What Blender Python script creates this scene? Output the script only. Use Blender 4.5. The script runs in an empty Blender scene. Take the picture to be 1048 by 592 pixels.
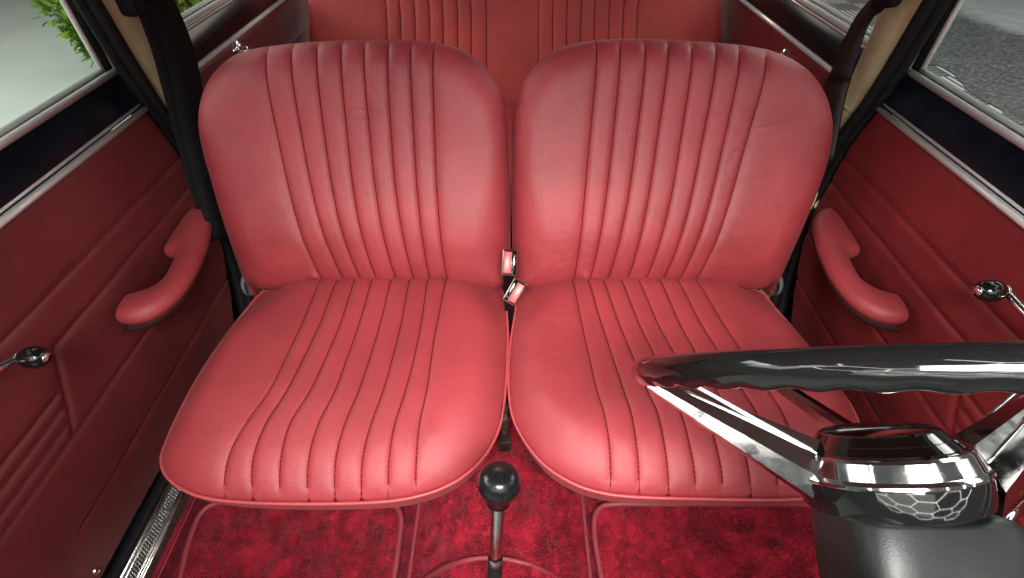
import bpy, bmesh, math, random
import numpy as np
from mathutils import Vector, Matrix, noise
from mathutils.geometry import delaunay_2d_cdt
random.seed(4); rng = np.random.default_rng(7)
S = bpy.context.scene
C = S.collection
R = math.radians
# ------------------------------------------------------------------ camera frame (photo pixels 1048x592)
PITCH = R(43.5); F = 507.0; CAMZ = 1.0
FW = np.array([0, math.cos(PITCH), -math.sin(PITCH)]); UP = np.array([0, math.sin(PITCH), math.cos(PITCH)])
CAM = np.array([0, 0, CAMZ])
def ray(px, py):
    return FW + np.array([1., 0, 0]) * ((px - 524) / F) + UP * (-(py - 296) / F)
def on_z(px, py, z):
    d = ray(px, py); return CAM + d * ((z - CAMZ) / d[2])
def on_x(px, py, x):
    d = ray(px, py); return CAM + d * (x / d[0])
def at_t(px, py, t):
    return CAM + ray(px, py) * t
# ------------------------------------------------------------------ materials
def new_mat(name):
    m = bpy.data.materials.new(name); m.use_nodes = True
    nt = m.node_tree; b = nt.nodes['Principled BSDF']
    return m, nt, b
def N(nt, t, **kw):
    n = nt.nodes.new(t)
    for k, v in kw.items():
        if k in n.inputs: n.inputs[k].default_value = v
        else: setattr(n, k, v)
    return n
def L(nt, a, b): nt.links.new(a, b)
def math_node(nt, op, a, b=None, c=None):
    n = nt.nodes.new('ShaderNodeMath'); n.operation = op
    for i, v in enumerate((a, b, c)):
        if v is None: continue
        if hasattr(v, 'links'): L(nt, v, n.inputs[i])
        else: n.inputs[i].default_value = v
    return n.outputs[0]
def mixcol(nt, fac, a, b):
    n = nt.nodes.new('ShaderNodeMix'); n.data_type = 'RGBA'
    if hasattr(fac, 'links'): L(nt, fac, n.inputs[0])
    else: n.inputs[0].default_value = fac
    for i, v in ((6, a), (7, b)):
        if hasattr(v, 'links'): L(nt, v, n.inputs[i])
        else: n.inputs[i].default_value = (*v, 1) if len(v) == 3 else v
    return n.outputs[2]
def ramp(nt, x, lo, hi):
    n = nt.nodes.new('ShaderNodeMapRange'); n.interpolation_type = 'SMOOTHSTEP'
    L(nt, x, n.inputs['Value']); n.inputs['From Min'].default_value = lo; n.inputs['From Max'].default_value = hi
    return n.outputs['Result']
def simple(name, col, rough=.5, metal=0., spec=.5, var=.0, vscale=8, bump=0., bscale=300, coat=0., sheen=0., rvar=0., dirt=0.):
    m, nt, b = new_mat(name)
    b.inputs['Base Color'].default_value = (*col, 1); b.inputs['Roughness'].default_value = rough
    b.inputs['Metallic'].default_value = metal; b.inputs['Specular IOR Level'].default_value = spec
    b.inputs['Coat Weight'].default_value = coat; b.inputs['Coat Roughness'].default_value = .08
    b.inputs['Sheen Weight'].default_value = sheen
    tc = nt.nodes.new('ShaderNodeTexCoord').outputs['Object']
    if var or rvar:
        n = N(nt, 'ShaderNodeTexNoise', Scale=vscale, Detail=5.0, Roughness=.6); L(nt, tc, n.inputs['Vector'])
        f = ramp(nt, n.outputs['Fac'], .32, .7)
        if var: L(nt, mixcol(nt, f, tuple(c * (1 - var) for c in col), tuple(min(1, c * (1 + var)) for c in col)), b.inputs['Base Color'])
        if rvar: L(nt, math_node(nt, 'MULTIPLY_ADD', f, rvar, rough - rvar / 2), b.inputs['Roughness'])
    if dirt:
        n = N(nt, 'ShaderNodeTexVoronoi', Scale=320.0); L(nt, tc, n.inputs['Vector'])
        sp = math_node(nt, 'LESS_THAN', n.outputs['Distance'], .13)
        src = b.inputs['Base Color'].links[0].from_socket if b.inputs['Base Color'].links else col
        L(nt, mixcol(nt, math_node(nt, 'MULTIPLY', sp, dirt), src, (.45, .45, .42)), b.inputs['Base Color'])
    if bump:
        n = N(nt, 'ShaderNodeTexNoise', Scale=bscale, Detail=4.0); L(nt, tc, n.inputs['Vector'])
        bp = N(nt, 'ShaderNodeBump', Strength=bump, Distance=.001); L(nt, n.outputs['Fac'], bp.inputs['Height']); L(nt, bp.outputs['Normal'], b.inputs['Normal'])
    return m
def leather(name, col, dark, rough=.50, grain=.42, stitch=True, sheen=.04, groove_w=.0020, spec=.55):
    m, nt, b = new_mat(name)
    tc = nt.nodes.new('ShaderNodeTexCoord').outputs['Object']
    n1 = N(nt, 'ShaderNodeTexNoise', Scale=7.0, Detail=6.0, Roughness=.62); L(nt, tc, n1.inputs['Vector'])
    n2 = N(nt, 'ShaderNodeTexNoise', Scale=90.0, Detail=4.0); L(nt, tc, n2.inputs['Vector'])
    c = mixcol(nt, ramp(nt, n1.outputs['Fac'], .34, .68), tuple(v * .86 for v in col), tuple(min(1, v * 1.10) for v in col))
    c = mixcol(nt, math_node(nt, 'MULTIPLY', ramp(nt, n2.outputs['Fac'], .5, .75), .16), c, dark)
    spv = None
    if stitch:
        g = nt.nodes.new('ShaderNodeAttribute'); g.attribute_name = 'groove'
        a = nt.nodes.new('ShaderNodeAttribute'); a.attribute_name = 'along'
        gr = math_node(nt, 'SUBTRACT', 1.0, ramp(nt, g.outputs['Fac'], .0004, groove_w))
        c = mixcol(nt, math_node(nt, 'MULTIPLY', gr, .68), c, dark)  # colour darkened along the seam grooves, standing in for crease shade
        spv = math_node(nt, 'MULTIPLY', math_node(nt, 'SUBTRACT', 1.0, math_node(nt, 'MULTIPLY', gr, .9)), spec)
        fr = math_node(nt, 'FRACT', math_node(nt, 'MULTIPLY', a.outputs['Fac'], 1 / .0058))
        dash = math_node(nt, 'MULTIPLY', math_node(nt, 'LESS_THAN', fr, .55), math_node(nt, 'LESS_THAN', g.outputs['Fac'], .0010))
        c = mixcol(nt, math_node(nt, 'MULTIPLY', dash, .8), c, tuple(v * .3 for v in dark))
    L(nt, c, b.inputs['Base Color'])
    L(nt, math_node(nt, 'MULTIPLY_ADD', n1.outputs['Fac'], .22, rough - .11), b.inputs['Roughness'])
    b.inputs['Specular IOR Level'].default_value = spec
    if spv is not None: L(nt, spv, b.inputs['Specular IOR Level'])
    b.inputs['Sheen Weight'].default_value = sheen; b.inputs['Sheen Roughness'].default_value = .4
    b.inputs['Sheen Tint'].default_value = (1, .75, .75, 1)
    v = N(nt, 'ShaderNodeTexVoronoi', Scale=640.0); L(nt, tc, v.inputs['Vector'])
    n3 = N(nt, 'ShaderNodeTexNoise', Scale=38.0, Detail=5.0); L(nt, tc, n3.inputs['Vector'])
    hgt = math_node(nt, 'ADD', math_node(nt, 'MULTIPLY', v.outputs['Distance'], .85), math_node(nt, 'MULTIPLY', n3.outputs['Fac'], .55))
    bp = N(nt, 'ShaderNodeBump', Strength=grain, Distance=.0012); L(nt, hgt, bp.inputs['Height']); L(nt, bp.outputs['Normal'], b.inputs['Normal'])
    return m
SEAT_RED = (.300, .032, .039); SEAT_DARK = (.16, .010, .014)
M = {}
M['seat'] = leather('seat_leather', SEAT_RED, SEAT_DARK)
M['side'] = leather('seat_side_leather', (.30, .030, .036), SEAT_DARK, stitch=False)
M['piping'] = leather('piping_leather', (.42, .058, .066), SEAT_DARK, rough=.42, stitch=False, grain=.1)
M['rear'] = leather('rear_seat_leather', (.50, .050, .044), SEAT_DARK, rough=.55)
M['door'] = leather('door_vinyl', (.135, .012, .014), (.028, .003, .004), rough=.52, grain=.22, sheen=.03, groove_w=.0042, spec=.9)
M['door_lit'] = leather('door_vinyl_lit', (.19, .014, .016), (.035, .003, .004), rough=.52, grain=.22, sheen=.03, groove_w=.0042, spec=.5)  # brighter copy of the door vinyl: side window light put into the colour
M['armrest'] = leather('armrest_vinyl', (.33, .040, .046), SEAT_DARK, rough=.45, stitch=False)
M['under'] = simple('armrest_underside_shaded', (.055, .013, .012), .7)
M['chrome'] = simple('chrome', (.78, .78, .77), .10, 1., rvar=.10, vscale=60)
M['chrome_worn'] = simple('worn_chrome', (.66, .65, .62), .2, 1., var=.08, vscale=120, rvar=.1)
M['trim'] = simple('silver_trim', (.86, .86, .84), .22, .35)
M['tread'] = simple('tread_metal', (.10, .10, .092), .5, .7, var=.25, vscale=90)
M['navy'] = simple('dark_navy_paint', (.006, .008, .013), .16, var=.3, vscale=20, spec=.2)
M['rubber'] = simple('black_rubber', (.007, .0065, .0065), .7, spec=.25, var=.4, vscale=60, bump=.5, bscale=500)
M['web'] = simple('belt_webbing', (.006, .0055, .006), .75, spec=.2, var=.3, vscale=200, bump=.6, bscale=900)
M['webbrown'] = simple('belt_sleeve', (.014, .007, .006), .55, spec=.35, var=.3, vscale=80, bump=.4, bscale=400)
M['beige'] = simple('beige_vinyl', (.74, .62, .37), .46, var=.14, vscale=14, bump=.3, bscale=420)
M['gloss'] = simple('black_bakelite', (.005, .005, .005), .06, coat=.4, rvar=.06, vscale=25, dirt=.015)
M['satin'] = simple('satin_black_cowl', (.007, .0085, .008), .46, spec=.35, var=.4, vscale=9, rvar=.16, bump=.15, bscale=700, dirt=.03)
M['smoke'] = simple('smoked_chrome', (.16, .16, .155), .07, 1., rvar=.06, vscale=40)
M['knob'] = simple('black_knob', (.006, .0065, .007), .2, spec=.4, coat=.15, rvar=.1, vscale=60, dirt=.1)
M['buckle'] = simple('buckle_metal', (.50, .47, .43), .28, 1., var=.3, vscale=150)
M['button'] = simple('buckle_button', (.60, .075, .065), .35)
M['iron'] = simple('rusty_bracket', (.030, .022, .017), .6, .5, var=.6, vscale=90, bump=.6, bscale=160)
M['grey'] = simple('grey_hinge_metal', (.16, .17, .18), .5, .3)
def carpet(name, a, b_):
    m, nt, b = new_mat(name)
    tc = nt.nodes.new('ShaderNodeTexCoord').outputs['Object']
    n = N(nt, 'ShaderNodeTexNoise', Scale=34.0, Detail=7.0, Roughness=.62); L(nt, tc, n.inputs['Vector'])
    n2 = N(nt, 'ShaderNodeTexNoise', Scale=420.0, Detail=2.0); L(nt, tc, n2.inputs['Vector'])
    f = math_node(nt, 'ADD', math_node(nt, 'MULTIPLY', ramp(nt, n.outputs['Fac'], .40, .62), .62), math_node(nt, 'MULTIPLY', n2.outputs['Fac'], .4))
    L(nt, mixcol(nt, f, a, b_), b.inputs['Base Color'])
    b.inputs['Roughness'].default_value = .75; b.inputs['Specular IOR Level'].default_value = .3
    b.inputs['Sheen Weight'].default_value = .35; b.inputs['Sheen Roughness'].default_value = .35; b.inputs['Sheen Tint'].default_value = (1, .30, .36, 1)
    return m
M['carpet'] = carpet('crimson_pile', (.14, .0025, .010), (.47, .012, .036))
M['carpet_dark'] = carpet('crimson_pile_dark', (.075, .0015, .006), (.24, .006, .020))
M['binding'] = leather('carpet_binding', (.26, .030, .042), SEAT_DARK, stitch=False, rough=.5)
def glass():
    m, nt, b = new_mat('window_glass')
    nt.nodes.remove(b); o = nt.nodes['Material Output']
    t = N(nt, 'ShaderNodeBsdfTransparent'); t.inputs[0].default_value = (.93, .96, .94, 1)
    g = N(nt, 'ShaderNodeBsdfGlossy', Roughness=.02); f = N(nt, 'ShaderNodeFresnel', IOR=1.45)
    mx = nt.nodes.new('ShaderNodeMixShader'); L(nt, f.outputs[0], mx.inputs[0]); L(nt, t.outputs[0], mx.inputs[1]); L(nt, g.outputs[0], mx.inputs[2]); L(nt, mx.outputs[0], o.inputs[0])
    return m
M['glass'] = glass()
# ------------------------------------------------------------------ object helpers
def link(name, me, mat=None, parent=None, smooth=True):
    o = bpy.data.objects.new(name, me); C.objects.link(o)
    if mat: me.materials.append(mat)
    if smooth: me.polygons.foreach_set('use_smooth', [True] * len(me.polygons))
    if parent: o.parent = parent
    return o
def mesh(name, verts, faces, mat=None, parent=None, smooth=True):
    me = bpy.data.meshes.new(name); me.from_pydata([tuple(map(float, v)) for v in verts], [], [tuple(map(int, f)) for f in faces]); me.update()
    return link(name, me, mat, parent, smooth)
def thing(name, label, cat, group=None):
    o = bpy.data.objects.new(name, None); C.objects.link(o); o.empty_display_size = .05
    o['label'] = label; o['category'] = cat
    if group: o['group'] = group
    return o
def tag(o, label, cat, group=None):
    o['label'] = label; o['category'] = cat
    if group: o['group'] = group
def struct(o): o['kind'] = 'structure'; return o
class MB:
    def __init__(s): s.v = []; s.f = []
    def add(s, v, f):
        b = len(s.v); s.v += [tuple(map(float, p)) for p in v]; s.f += [tuple(int(i) + b for i in q) for q in f]
    def box(s, c, sz, rot=None, bev=0.0, seg=2):
        bm = bmesh.new(); bmesh.ops.create_cube(bm, size=1)
        for v in bm.verts: v.co = Vector((v.co.x * sz[0], v.co.y * sz[1], v.co.z * sz[2]))
        if bev: bmesh.ops.bevel(bm, geom=bm.edges[:], offset=bev, segments=seg, profile=.5, affect='EDGES')
        Mx = rot if rot is not None else Matrix.Identity(3)
        bm.verts.index_update()
        s.add([tuple(Mx @ v.co + Vector(c)) for v in bm.verts], [[v.index for v in f.verts] for f in bm.faces]); bm.free()
    def tube(s, pts, r, n=10, closed=False, sx=1., up=None):
        pts = [np.array(p, float) for p in pts]; k = len(pts); V = []; Fc = []
        prev = None
        for i in range(k):
            t = pts[(i + 1) % k] - pts[i - 1] if closed else pts[min(i + 1, k - 1)] - pts[max(i - 1, 0)]
            t /= np.linalg.norm(t) + 1e-12
            if up is not None: u = np.array(up, float)
            elif prev is None: u = np.array([0, 0, 1.]) if abs(t[2]) < .9 else np.array([1., 0, 0])
            else: u = prev
            u = u - t * u.dot(t); u /= np.linalg.norm(u) + 1e-12; prev = u
            w = np.cross(t, u); rr = r[i] if hasattr(r, '__len__') else r
            for j in range(n):
                a = 2 * math.pi * j / n; V.append(pts[i] + u * math.cos(a) * rr + w * math.sin(a) * rr * sx)
        for i in range(k if closed else k - 1):
            for j in range(n):
                a, b = i * n + j, i * n + (j + 1) % n; c, d = ((i + 1) % k) * n + (j + 1) % n, ((i + 1) % k) * n + j
                Fc.append((a, b, c, d))
        if not closed: Fc.append(tuple(range(n - 1, -1, -1))); Fc.append(tuple(range((k - 1) * n, k * n)))
        s.add(V, Fc)
    def lathe(s, prof, O, ax, n=48, sq=None):
        ax = np.array(ax, float); ax /= np.linalg.norm(ax); O = np.array(O, float)
        u = np.cross(ax, [1, 0, 0]) if abs(ax[0]) < .9 else np.cross(ax, [0, 1, 0]); u /= np.linalg.norm(u); w = np.cross(ax, u)
        V = []; Fc = []
        for (r, h) in prof:
            for j in range(n):
                a = 2 * math.pi * j / n; V.append(O + ax * h + (u * math.cos(a) + w * math.sin(a)) * max(r, 1e-5))
        for i in range(len(prof) - 1):
            for j in range(n): Fc.append((i * n + j, i * n + (j + 1) % n, (i + 1) * n + (j + 1) % n, (i + 1) * n + j))
        s.add(V, Fc)
    def build(s, name, mat, parent=None, smooth=True, autosmooth=None):
        o = mesh(name, s.v, s.f, mat, parent, smooth)
        if autosmooth:
            me = o.data; bm = bmesh.new(); bm.from_mesh(me); bmesh.ops.recalc_face_normals(bm, faces=bm.faces)
            for e in bm.edges:
                if len(e.link_faces) == 2 and e.calc_face_angle(0) > R(autosmooth): e.smooth = False
            bm.to_mesh(me); bm.free()
        return o
def catmull(P, step, closed=True):
    P = np.array(P, float); n = len(P); out = []
    rngi = range(n) if closed else range(n - 1)
    for i in rngi:
        if closed: p0, p1, p2, p3 = P[i - 1], P[i], P[(i + 1) % n], P[(i + 2) % n]
        else: p0, p1, p2, p3 = P[max(i - 1, 0)], P[i], P[i + 1], P[min(i + 2, n - 1)]
        k = 24
        for j in range(k):
            t = j / k; out.append(.5 * (2 * p1 + (p2 - p0) * t + (2 * p0 - 5 * p1 + 4 * p2 - p3) * t * t + (3 * p1 - p0 - 3 * p2 + p3) * t ** 3))
    if not closed: out.append(P[-1])
    out = np.array(out); q = np.vstack([out, out[:1]]) if closed else out
    d = np.r_[0, np.cumsum(np.linalg.norm(np.diff(q, axis=0), axis=1))]
    m = max(4, int(round(d[-1] / step))); s = np.linspace(0, d[-1], m + (0 if closed else 1), endpoint=not closed)
    return np.stack([np.interp(s, d, q[:, k]) for k in range(P.shape[1])], 1)
def seg_dist(P, A, closed=True):
    P = np.atleast_2d(P); B = np.roll(A, -1, 0) if closed else A[1:]; A0 = A if closed else A[:-1]
    best = np.full(len(P), 1e9)
    for c in range(0, len(P), 4000):
        p = P[c:c + 4000, None, :]; ab = (B - A0)[None]; t = np.clip(((p - A0[None]) * ab).sum(2) / ((ab ** 2).sum(2) + 1e-15), 0, 1)
        best[c:c + 4000] = np.sqrt((((A0[None] + ab * t[..., None]) - p) ** 2).sum(2)).min(1)
    return best
def inside(P, A):
    P = np.atleast_2d(P); x, y = P[:, 0], P[:, 1]; r = np.zeros(len(P), bool)
    for (x1, y1), (x2, y2) in zip(A, np.roll(A, -1, 0)):
        c = (y1 > y) != (y2 > y)
        if c.any(): r[c] ^= x[c] < (x2 - x1) * (y[c] - y1) / (y2 - y1 + 1e-15) + x1
    return r
def fnoise(P, sc, seed=0):
    return np.array([noise.noise((p[0] * sc + seed, p[1] * sc - seed * .7, seed * 1.3)) for p in P])
# ------------------------------------------------------------------ upholstered pad: outline + crowned face + pulled flutes
class Frame:
    def __init__(s, O, el, en):
        s.O = np.array(O, float); s.ex = np.array([1., 0, 0]); s.el = np.array(el, float); s.en = np.array(en, float)
    def loc(s, p): q = np.asarray(p) - s.O; return np.stack([q @ s.ex, q @ s.el, q @ s.en], -1)
    def world(s, x, l, h): return s.O + np.outer(x, s.ex) + np.outer(l, s.el) + np.outer(h, s.en)
    def plane_hit(s, px, py):
        d = ray(px, py); t = ((s.O - CAM) @ s.en) / (d @ s.en); q = s.loc(CAM + d * t); return q[:2]
def pad(name, fr, outline, lines_px, surf, mat, sidemat, pipemat, parent, depth, seed, B=.0055, step=.0028, fade=.012, pipe_r=.0023, side_in=.0, wrinkle=.0015, dents=(), pd=0., pin=.0):
    """outline: Nx2 local, lines_px: list of lists of pixels along each flute seam, surf(P,d)->height"""
    A = catmull(outline, .004)
    if ((A[:, 0] * np.roll(A[:, 1], -1) - np.roll(A[:, 0], -1) * A[:, 1]).sum()) < 0: A = A[::-1]
    sh = lambda P: surf(P, np.where(inside(P, A), seg_dist(P, A), 0))
    lines = []
    for ln in lines_px:
        q = []
        for (px, py) in ln:
            o = fr.loc(CAM); d = ray(px, py); dl = np.array([d @ fr.ex, d @ fr.el, d @ fr.en]); a, b = .3, 2.2
            for _ in range(34):
                m = (a + b) / 2; p = o + dl * m
                if p[2] - sh(p[None, :2])[0] > 0: a = m
                else: b = m
            q.append((o + dl * a)[:2])
        q = np.array(q); q = q[np.argsort(q[:, 1])]
        q = catmull(q, .004, closed=False)
        lo = q[0] - (q[3] - q[0]) / np.linalg.norm(q[3] - q[0]) * .12; hi = q[-1] + (q[-1] - q[-4]) / np.linalg.norm(q[-1] - q[-4]) * .12
        lines.append(np.vstack([lo, q, hi]))
    lx = lambda l: np.stack([np.interp(l, q[:, 1], q[:, 0]) for q in lines], 1)
    # points: outline, inset rings, seam points, grid
    tn = np.roll(A, -1, 0) - np.roll(A, 1, 0); tn /= np.linalg.norm(tn, axis=1)[:, None]; inn = np.stack([-tn[:, 1], tn[:, 0]], 1)
    pts = [A]
    for dd in (.0004, .0014, .003, .0055, .0085, .0115):
        q = A + inn * dd; pts.append(q[seg_dist(q, A) > dd * .97])
    sp = []
    for q in lines:
        ls = np.arange(q[:, 1].min(), q[:, 1].max(), step); p = np.stack([np.interp(ls, q[:, 1], q[:, 0]), ls], 1); sp.append(p)
    sp = np.vstack(sp); sp = np.vstack([sp] + [sp + np.array([o_, 0]) for o_ in (-.0032, -.0014, .0014, .0032)]); sp = sp[inside(sp, A)]; sp = sp[seg_dist(sp, A) > .0128]; pts.append(sp)
    g = np.stack(np.meshgrid(np.arange(A[:, 0].min(), A[:, 0].max(), step), np.arange(A[:, 1].min(), A[:, 1].max(), step)), -1).reshape(-1, 2)
    g = g + rng.uniform(-.0003, .0003, g.shape)
    g = g[inside(g, A)]; g = g[seg_dist(g, A) > .0135]
    g = g[np.abs(lx(g[:, 1]) - g[:, :1]).min(1) > .0044]; pts.append(g)
    P = np.vstack(pts); nA = len(A)
    res = delaunay_2d_cdt([Vector(map(float, p)) for p in P], [], [list(range(nA))], 1, 1e-6)
    V2 = np.array([tuple(v) for v in res[0]]); tris = [tuple(f) for f in res[2]]
    d = np.where(inside(V2, A), seg_dist(V2, A), 0)
    h = surf(V2, d)
    X = lx(V2[:, 1]); x = V2[:, 0]; k = X.shape[1]; gd = np.abs(X - x[:, None]).min(1)
    if not pd: gd = np.minimum(gd, np.maximum(d, .0010))
    pil = np.zeros(len(V2)); 
    for i in range(k - 1):
        w = X[:, i + 1] - X[:, i]; s = (x - X[:, i]) / np.where(np.abs(w) < 1e-6, 1e-6, w); inb = (s >= 0) & (s <= 1)
        pil = np.where(inb, B * (.82 * (1 - np.abs(2 * s - 1) ** 4.2) + .18 * (1 - (2 * s - 1) ** 2)), pil)
    e = np.maximum(X[:, 0] - x, x - X[:, -1]); pil = np.where(e > 0, B * 1.05 * (1 - np.exp(-np.maximum(e, 0) / .008)), pil)
    h = h + (pil - B) * np.clip(d / fade, 0, 1)
    h = h + wrinkle * (fnoise(V2, 11, seed) + .5 * fnoise(V2, 27, seed + 5) - .55 * np.maximum(0, 1 - np.abs(fnoise(V2 * np.array([1., 2.2]), 13, seed + 9)) * 9) * np.maximum(0, fnoise(V2, 6, seed + 2)) * 1.6) * np.clip(d / .02, 0, 1)
    for (px, py, amp, w) in dents:
        q = fr.plane_hit(px, py); h = h + amp * np.exp(-(((V2 - q) / w) ** 2).sum(1))
    W = fr.world(V2[:, 0], V2[:, 1], h)
    hb = surf(A, np.zeros(nA)); gd0, al0 = gd, V2[:, 1]
    if pd:   # the face keeps rolling back past its widest line to the piping
        idx = {}
        for vi, src in enumerate(res[3]):
            for q in src:
                if q < nA: idx[q] = vi
        prev = [idx[i] for i in range(nA)]; nv = len(W)
        for th in (12, 25, 40, 55, 72, 90):
            dn, ins = pd * math.sin(R(th)), pin * (1 - math.cos(R(th))); q = A + inn * (ins * (.15 + .85 * np.clip(-inn[:, 1], 0, 1)))[:, None]
            W = np.vstack([W, fr.world(q[:, 0], q[:, 1], hb - dn)]); cur = list(range(nv, nv + nA)); nv += nA
            tris = tris + [(prev[j], prev[(j + 1) % nA], cur[(j + 1) % nA], cur[j]) for j in range(nA)]; prev = cur
            gd0 = np.r_[gd0, np.abs(lx(A[:, 1]) - A[:, :1]).min(1)]; al0 = np.r_[al0, A[:, 1]]
        hb = hb - pd; A = A + inn * (pin * (.15 + .85 * np.clip(-inn[:, 1], 0, 1)))[:, None]
    o = mesh(name, W, tris, mat, parent)
    bmx = bmesh.new(); bmx.from_mesh(o.data); bmesh.ops.recalc_face_normals(bmx, faces=bmx.faces)
    if sum(1 if f.normal @ Vector(fr.en) > 0 else -1 for f in bmx.faces) < 0: bmesh.ops.reverse_faces(bmx, faces=bmx.faces)
    bmx.to_mesh(o.data); bmx.free()
    for nm, arr in (('groove', gd0), ('along', al0)):
        at = o.data.attributes.new(nm, 'FLOAT', 'POINT'); at.data.foreach_set('value', arr.astype(np.float32))
    # border (side wall) and piping
    rings = []; cen = A.mean(0)
    for f_, ins in ((0, 0), (.12, -.001), (.3, -.001), (.6, .004), (.9, .012), (1., .022)):
        q = A + inn * (ins + side_in * f_); rings.append(fr.world(q[:, 0], q[:, 1], hb - depth * f_))
    Vs = np.vstack(rings); Fs = [(i * nA + j, (i + 1) * nA + j, (i + 1) * nA + (j + 1) % nA, i * nA + (j + 1) % nA) for i in range(5) for j in range(nA)]
    Fs.append(tuple(range(5 * nA, 6 * nA)))
    mesh('border', Vs, Fs, sidemat, o)
    q = A - inn * .0016
    if pipe_r:
        mb = MB(); mb.tube(list(fr.world(q[:, 0], q[:, 1], hb + .0012)), pipe_r, 10, closed=True, up=fr.en); mb.build('piping', pipemat, o)
    return o
def roll(d, Rr): return np.maximum(0, 1 - (1 - np.clip(d / Rr, 0, 1)) ** 3) ** .58
def rollc(d, Rr, e): return np.maximum(0, 1 - (1 - np.clip(d / Rr, 0, 1)) ** 3) ** e
def sm(x, a, b): t = np.clip((x - a) / (b - a), 0, 1); return t * t * (3 - 2 * t)
# ------------------------------------------------------------------ front seats
RC = R(20)
BF = Frame((0, .745, .33), (0, math.sin(RC), math.cos(RC)), (0, -math.cos(RC), math.sin(RC)))   # backrest, piping plane
CF = Frame((0, 0, .322), (0, 1, 0), (0, 0, 1))                                                   # cushion, piping plane
def cushion_surf(xc):
    def f(P, d):
        x, y = P[:, 0], P[:, 1]
        Rr = .066 + .036 * (1 - sm(y, .33, .45)) + .085 * sm(y, .60, .72); H = .045
        ed = np.abs(x - xc) / .25; h = H * rollc(d, Rr * (1 + .25 * sm(ed, .5, 1)), .62 + .26 * sm(ed, .5, .95) * sm(y, .34, .44))
        h -= .030 * np.where((x - xc) * xc > 0, 1., .35) * sm(y, .56, .74) * np.clip(np.abs(x - xc) / .25, 0, 1.2) ** 2.4 * sm(d, 0, .03)
        h -= .016 * np.exp(-((y - .742) / .030) ** 2)
        h += (.005 * np.exp(-((y - .42) / .075) ** 2) - .007 * np.exp(-((y - .60) / .07) ** 2) * np.exp(-((x - xc) / .16) ** 2)) * sm(d, 0, .06)
        return h
    return f
def back_surf(xc):
    def f(P, d):
        x, l = P[:, 0], P[:, 1]
        Rr = .055 + .060 * sm(l, .22, .42); H = .046
        h = H * roll(d, Rr)
        h += .018 * np.exp(-((l - .10) / .09) ** 2) * sm(d, 0, .07) - .006 * sm(d, 0, .08) * np.exp(-((x - xc) / .2) ** 2) * sm(l, .15, .3)
        return h
    return f
LB_top = [271, 297, 323, 348, 371.6, 396, 419.6, 443]; LB_mid = [291, 315, 337, 359, 382, 403, 425.5, 446]; LB_bot = [325, 347, 365, 382, 402.5, 421, 438, 456]
RB_top = [611, 635, 661, 684.5, 709, 734, 758, 785]; RB_mid = [600.6, 623.6, 647, 668, 691.6, 713, 734, 755.5]; RB_bot = [589, 606, 625, 645, 664.5, 683, 700, 718]
LC = {290: [325, 342, 360.5, 378.5, 398, 417.5, 436.5, 455], 347: [300, 319, 341, 361, 383.5, 406, 427.5, 444], 394: [277, 295, 319, 344, 368, 393, 416, 437.3],
      430: [252, 272.5, 297, 326, 353, 380, 404.5, 429.5], 466: [233, 258.5, 287, 315.5, 343.3, 371, 398, 426], 503: [228.6, 257.5, 286, 314, 342, 369.5, 397.4, 425.7]}
RCu = {293: [588, 605, 621, 640, 658, 680, 699, 719], 387: [608.5, 635, 658, 682, 705, 728, 754, 780], 419: [618, 646, 673, 697, 722, 746, 774, 801],
       455: [624, 652, 681, 707, 734, 761, 789, 816], 503: [624.7, 654, 684.5, 712.5, 740, 768.7, 796.6, 825]}
def bk_lines(t, m, b): return [[(t[i], 62), (m[i], 180), (b[i], 280)] for i in range(8)]
def cu_lines(D): return [[(D[y][i], y) for y in sorted(D)] for i in range(8)]
L_back_px = [(262, 303), (251, 278), (234, 230), (219, 180), (208, 140), (206, 112), (212, 88), (224, 70), (244, 55), (272, 48), (320, 43), (380, 41), (430, 42), (464, 48), (487, 60), (503, 78), (515, 100), (519.5, 130), (521.3, 180), (521.3, 240), (520.5, 290)]
R_back_px = [(526, 290), (525, 240), (524, 180), (524.2, 135), (527.5, 108), (536, 84), (551, 64), (572, 50), (605, 42), (650, 40), (705, 42), (765, 47), (800, 56), (826, 72), (842, 94), (849, 120), (847, 145), (838, 180), (818, 230), (798, 276), (786, 303)]
L_cush_px = [(254, 317), (231, 346), (206, 384), (184, 425), (169, 460), (167, 474), (172, 487), (186, 499), (212, 509), (260, 514), (330, 515), (390, 513), (425, 508), (455, 498), (478, 484), (497, 464), (510, 438), (515.5, 408), (518, 370), (518.5, 330)]
R_cush_px = [(527, 328), (522.5, 360), (521.5, 392), (525, 424), (537, 450), (556, 474), (582, 492), (612, 503), (650, 508), (720, 510), (790, 511), (838, 508), (864, 499), (879, 487), (886, 473), (884, 458), (872, 421), (847, 384), (820, 348), (793, 317)]
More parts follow.
